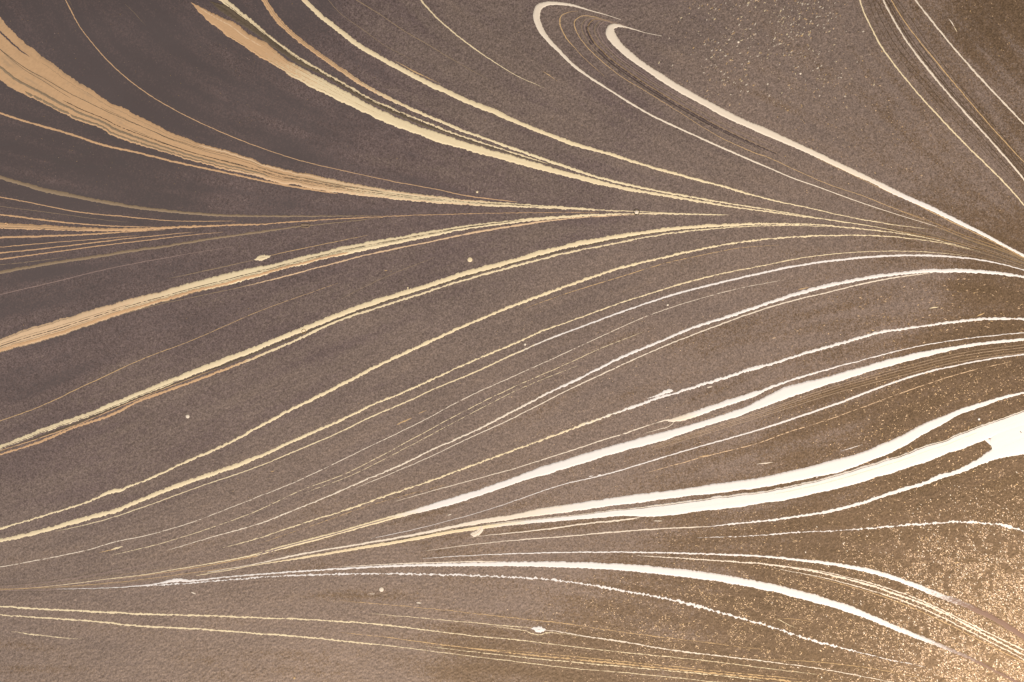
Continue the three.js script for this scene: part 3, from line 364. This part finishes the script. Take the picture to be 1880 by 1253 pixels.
// [x, y, dye]: 0 slate, 1 mauve, 2 taupe, 3 rose taupe, 4 brown, 5 umber
const dye = [[50, 20, .3], [200, 60, .1], [300, 200, 0], [150, 350, 0], [300, 360, .1], [450, 200, .3], [420, 60, .3], [60, 270, .2], [560, 30, .2], [640, 120, .7], [600, 230, .6], [530, 330, .3], [700, 30, 1.5], [850, 60, 2], [900, 200, 2], [780, 130, 1.6], [700, 300, 1], [850, 300, 1.5], [760, 350, .8], [650, 390, .8], [300, 460, .5], [100, 560, .7], [60, 470, .3], [450, 450, .9], [600, 430, 1], [850, 395, 1], [1050, 390, 1.3],
  [100, 700, .9], [300, 570, 1], [500, 560, 1.2], [700, 510, 1.5], [900, 450, 1.6], [150, 880, 1.3], [300, 770, 1.6], [500, 720, 1.9], [700, 600, 2], [100, 1060, 2.3], [300, 900, 2], [400, 1000, 2.6], [600, 850, 2.3], [800, 700, 2.3], [1000, 600, 2.3], [1000, 480, 2], [1200, 450, 2.1], [1000, 100, 2], [1050, 230, 2], [1100, 70, 1.7], [1150, 180, 1.6], [1250, 280, 2.2], [1250, 60, 2.2], [1400, 100, 2.6], [1500, 200, 2.8], [1400, 300, 2.5], [1600, 300, 3], [1700, 100, 3], [1800, 50, 4], [1700, 250, 3.2], [1850, 200, 3.4], [1800, 350, 3.4], [1500, 400, 2.8], [1700, 440, 3.6], [1840, 470, 4],
  [1300, 520, 2.6], [1500, 520, 3], [1700, 480, 3.2], [1400, 600, 3], [1600, 560, 3.3], [1800, 550, 4.2], [1850, 700, 4.3], [1200, 650, 2.8], [1000, 750, 2.8], [1100, 900, 3], [1300, 650, 3.1], [1300, 850, 3.3], [1500, 800, 3.6], [1700, 700, 4.1], [1700, 900, 4.4], [1850, 900, 4.5], [1500, 950, 4.1], [1600, 1050, 4.5], [1850, 1100, 4.6], [1300, 1000, 3.8], [1400, 1100, 4.4], [1200, 1100, 3.8], [1000, 1000, 3.2], [800, 960, 3], [900, 1100, 3.1], [600, 960, 2.8], [700, 1000, 2.8], [500, 1080, 2.7], [700, 1150, 2.9], [200, 1150, 2.6], [100, 1230, 3], [400, 1220, 2.9], [600, 1230, 3], [900, 1220, 4], [1100, 1230, 4.3], [1400, 1230, 4.5], [1600, 1180, 4.6], [1800, 1220, 4.7]];
for (let j = 0; j < GH; j++) for (let i = 0; i < GW; i++) {
  const x = X0 + i * G, y = Y0 + j * G; let cx = 0, cy = 0;
  for (let k = 0; k < flowPts.length; k += 5) {
    const dx = flowPts[k] - x, dy = flowPts[k + 1] - y, d = dx * dx + dy * dy + 120, w = flowPts[k + 4] / (d * d), tx = flowPts[k + 2], ty = flowPts[k + 3];
    cx += w * (tx * tx - ty * ty); cy += w * 2 * tx * ty;
  }
  const a = Math.atan2(cy, cx) / 2; dirX[j * GW + i] = Math.cos(a); dirY[j * GW + i] = Math.sin(a);
  let sw = 0, st = 0;
  for (const [dx, dy, t] of dye) { const d = (dx - x) ** 2 + (dy - y) ** 2 + 2500, w = 1 / (d * d); sw += w; st += w * t; }
  tone[j * GW + i] = st / sw;
}
const field = (f, x, y) => {
  const gx = clamp((x - X0) / G, 0, GW - 1.001), gy = clamp((y - Y0) / G, 0, GH - 1.001), i = gx | 0, j = gy | 0, u = gx - i, t = gy - j, k = j * GW + i;
  return (f[k] * (1 - u) + f[k + 1] * u) * (1 - t) + (f[k + GW] * (1 - u) + f[k + GW + 1] * u) * t;
};
const near = (x, y) => (clamp(Math.round((y - Y0) / G), 0, GH - 1)) * GW + clamp(Math.round((x - X0) / G), 0, GW - 1);
// streaks: noise drawn out along the flow
const LW = 1024, LH = Math.round(LW * PH / PW), ls = PW / LW, streaks = new Float32Array(LW * LH), fine = new Float32Array(LW * LH);
for (let j = 0; j < LH; j++) for (let i = 0; i < LW; i++) {
  let a = 0, b = 0, n = 0;
  for (const sg of [1, -1]) {
    let x = X0 + (i + .5) * ls, y = Y0 + (j + .5) * ls, lx = 0, ly = 0;
    for (let k = 0; k < 9; k++) {
      const q = near(x, y); let dx = dirX[q], dy = dirY[q];
      if (k === 0) { dx *= sg; dy *= sg; } else if (dx * lx + dy * ly < 0) { dx = -dx; dy = -dy; }
      lx = dx; ly = dy; a += vn(x / 15 + 40, y / 15); b += vn(x / 4.5, y / 4.5 + 70); n++; x += dx * 9; y += dy * 9;
    }
  }
  streaks[j * LW + i] = clamp((a / n - .5) * 3.4, -1, 1); fine[j * LW + i] = clamp((b / n - .5) * 5, -1, 1);
}
const lic = (f, x, y) => { const gx = clamp((x - X0) / ls - .5, 0, LW - 1.001), gy = clamp((y - Y0) / ls - .5, 0, LH - 1.001), i = gx | 0, j = gy | 0, u = gx - i, t = gy - j, k = j * LW + i; return (f[k] * (1 - u) + f[k + 1] * u) * (1 - t) + (f[k + LW] * (1 - u) + f[k + LW + 1] * u) * t; };

const DYES = [[.126, .106, .110], [.172, .136, .134], [.216, .174, .155], [.254, .200, .173], [.168, .120, .081], [.142, .100, .062]];
const TW = 2048, TH = Math.round(TW * PH / PW), ts = PW / TW, map = new Uint8Array(TW * TH * 4), rel = new Uint8Array(TW * TH * 4);
const enc = v => { v = clamp(v); return Math.round(255 * (v <= .0031308 ? v * 12.92 : 1.055 * Math.pow(v, 1 / 2.4) - .055)); };
const TAB = DYES.map(d => d.map(enc));
for (let j = 0; j < TH; j++) for (let i = 0; i < TW; i++) {
  const x = X0 + (i + .5) * ts, y = Y0 + (j + .5) * ts, k = (j * TW + i) * 4;
  const st = lic(streaks, x, y), fi = lic(fine, x, y), t0 = field(tone, x, y) + st * .75 + fi * .25;
  const g = .45 * vn(x / 1.9, y / 1.9) + .55 * hash(i + 7, j + 3), t = t0 + (g - .5) * 1.7;
  const q0 = clamp(t, 0, 4.999), ti = q0 | 0, tf = sst(.2, .8, q0 - ti), c = [0, 1, 2].map(z => TAB[ti][z] + (TAB[ti + 1][z] - TAB[ti][z]) * tf), e = 1 + ((hash(i, j) - .5) * .30 + (vn(x / 1.7 + 3, y / 1.7 + 11) - .5) * .30) * sst(.1, 1, t0) + (vn(x / 90, y / 60) - .5) * .05;
  map[k] = c[0] * e; map[k + 1] = c[1] * e; map[k + 2] = c[2] * e; map[k + 3] = 255;
  const peel = .5 * vn(x / 4.6 + y / 9, y / 3.4) + .3 * vn(x / 2.4, y / 2.4 + 51) + .2 * (fi * .5 + .5);
  rel[k] = rel[k + 1] = rel[k + 2] = clamp(.5 + (peel - .5) * (.14 + .5 * sst(.4, 2, t0)) * (1 + 1.1 * Math.exp(-(((x - 1200) / 330) ** 2) - ((y - 60) / 190) ** 2))) * 255; rel[k + 3] = 255;
}
const tex = (d, srgb) => { const t = new THREE.DataTexture(d, TW, TH, THREE.RGBAFormat); t.magFilter = THREE.LinearFilter; t.minFilter = THREE.LinearFilter; if (srgb) t.colorSpace = THREE.SRGBColorSpace; t.needsUpdate = true; return t; };
const coatMat = new THREE.MeshPhysicalMaterial({ map: tex(map, true), bumpMap: tex(rel), bumpScale: .00038, roughness: .38, metalness: 0, ior: 1.55, specularIntensity: 1, specularColor: new THREE.Color().setRGB(1, .74, .48) });
const coat = new THREE.PlaneGeometry(PW * S, PH * S); coat.rotateX(-Math.PI / 2);
{ const uv = coat.attributes.uv; for (let i = 0; i < uv.count; i++) uv.setY(i, 1 - uv.getY(i)); }
const coatMesh = new THREE.Mesh(coat, coatMat); coatMesh.name = 'paint_coat'; coatMesh.position.y = TOP; coatMesh.receiveShadow = true; panel.add(coatMesh);
coatMesh.userData.label = 'stippled slate, mauve and brown ground coat';
const board = new THREE.Mesh(new THREE.BoxGeometry(PW * S, TOP - .001, PH * S), new THREE.MeshStandardMaterial({ color: new THREE.Color().setRGB(.35, .25, .16), roughness: .8 }));
board.name = 'backing_board'; board.position.y = (TOP - .001) / 2; board.castShadow = board.receiveShadow = true; panel.add(board);

// ---------------------------------------------------------------- mica flakes scattered in the coat
function flakes(n, spots, name, col2) {
  const pos = [], nor = [], col = [], idx = []; let made = 0, tries = 0;
  const tot = spots.reduce((a, s) => a + s.n, 0);
  for (const s of spots) for (let q = 0; q < s.n; q++) {
    const x = s.x0 + rnd() * (s.x1 - s.x0), y = s.y0 + rnd() * (s.y1 - s.y0);
    const fu = (x - s.x0) / (s.x1 - s.x0), fv = (y - s.y0) / (s.y1 - s.y0);
    if (rnd() > sst(0, .4, fu) * sst(0, .4, 1 - fu) * sst(0, .4, fv) * sst(0, .4, 1 - fv)) continue;
    if (s.p && rnd() > s.p(x, y)) continue;
    const clump = vn(x / 40 + 5, y / 40), c2 = vn(x / 7, y / 7 + 77);
    if (s.clump && clump * .35 + c2 * .65 < s.clump) continue;
    const X = Math.round(x - X0), Y = Math.round(y - Y0); if (X < 2 || Y < 2 || X > PW - 3 || Y > PH - 3 || cover[Y * PW + X]) continue;
    const big = Math.pow(rnd(), 2.2), l = (s.l[0] + (s.l[1] - s.l[0]) * big), w = l * (s.ar ?? .5) * (.7 + .6 * rnd());
    let a; if (s.ang != null) a = s.ang + (rnd() - .5) * 1.1; else { const k = near(x, y); a = Math.atan2(dirY[k], dirX[k]) + (rnd() - .5) * 1.3; }
    const ca = Math.cos(a), sa = Math.sin(a), b = pos.length / 3, m = 5, c = s.col[Math.floor(rnd() * s.col.length)], f = .8 + .3 * rnd(), tilt = (rnd() - .5) * .00012;
    pos.push(px(x), TOP + .00012 + big * .0001, pz(y)); col.push(...c.map(v => v * f));
    for (let e = 0; e < m; e++) { const th = e / m * Math.PI * 2 + rnd() * .5, r = .7 + rnd() * .5, ux = Math.cos(th) * l / 2 * r, uy = Math.sin(th) * w / 2 * r; pos.push(px(x + ux * ca - uy * sa), TOP + .00004 + tilt * Math.cos(th), pz(y + ux * sa + uy * ca)); col.push(...c.map(v => v * f)); idx.push(b, b + 1 + (e + 1) % m, b + 1 + e); }
    made++;
  }
  const g = new THREE.BufferGeometry(); g.setAttribute('position', new THREE.Float32BufferAttribute(pos, 3)); g.setAttribute('color', new THREE.Float32BufferAttribute(col, 3)); g.setIndex(idx); g.computeVertexNormals();
  const mesh = new THREE.Mesh(g, new THREE.MeshPhysicalMaterial({ vertexColors: true, roughness: .38, metalness: .25 })); mesh.name = name; mesh.castShadow = mesh.receiveShadow = true; mesh.userData.kind = 'stuff'; panel.add(mesh);
  console.log(name, made);
}
const fawn = [.50, .36, .22], G1 = [C.gold, fawn, [.60, .43, .27], C.sand], peach = [.70, .52, .37], G2 = [fawn, peach, fawn, C.ivory, peach, C.sand];
flakes(0, [
  { n: 230000, x0: 1380, y0: 780, x1: 2250, y1: 1600, l: [.8, 3.8], ar: .5, ang: .75, clump: .38, col: G2, p: (x, y) => clamp(sst(1450, 1850, x) * sst(840, 1050, y) * .8 + .08 + sst(1500, 1850, x + (y - 1253) * .5) * .25) },
  { n: 60000, x0: 1100, y0: 860, x1: 2000, y1: 1420, l: [.8, 3.4], clump: .52, col: G1 },
  { n: 24000, x0: 1380, y0: 590, x1: 2250, y1: 960, l: [.9, 4], clump: .5, col: G1 },
  { n: 22000, x0: 900, y0: 1000, x1: 1600, y1: 1330, l: [.9, 3.4], clump: .52, col: G1 },
  { n: 3200, x0: 1380, y0: 490, x1: 2250, y1: 660, l: [1.4, 7], ar: .25, clump: .5, col: G1 },
  { n: 5200, x0: 1190, y0: -160, x1: 1640, y1: 230, l: [1.3, 6], ar: .42, ang: -.7, clump: .42, col: [C.sand, C.ivory, C.cream, C.ivory, C.gold] },
  { n: 1800, x0: 1380, y0: 60, x1: 1780, y1: 380, l: [1, 3.8], ar: .6, clump: .48, col: G1 },
  { n: 3600, x0: 1620, y0: -220, x1: 2250, y1: 190, l: [1.1, 4], ar: .5, clump: .5, col: G1 },
  { n: 3000, x0: 1620, y0: 60, x1: 2250, y1: 520, l: [.9, 2.6], ar: .6, clump: .54, col: G1 },
  { n: 11000, x0: 800, y0: 480, x1: 1650, y1: 1080, l: [.8, 2.6], ar: .5, clump: .56, col: G1 },
  { n: 3000, x0: 200, y0: 720, x1: 1100, y1: 1350, l: [.8, 2.2], ar: .5, clump: .58, col: [C.gold, C.bronze] },
  { n: 3000, x0: 500, y0: -250, x1: 1400, y1: 620, l: [.8, 2], ar: .6, clump: .56, col: [C.bronze, C.olive] },
  { n: 7000, x0: -250, y0: -250, x1: 800, y1: 700, l: [.8, 2.2], ar: .6, clump: .5, col: [C.olive, C.rose, C.bronze] },
], 'gold_flakes');

panel.traverse(o => { delete o.userData_cs; });
renderer.render(scene, camera);
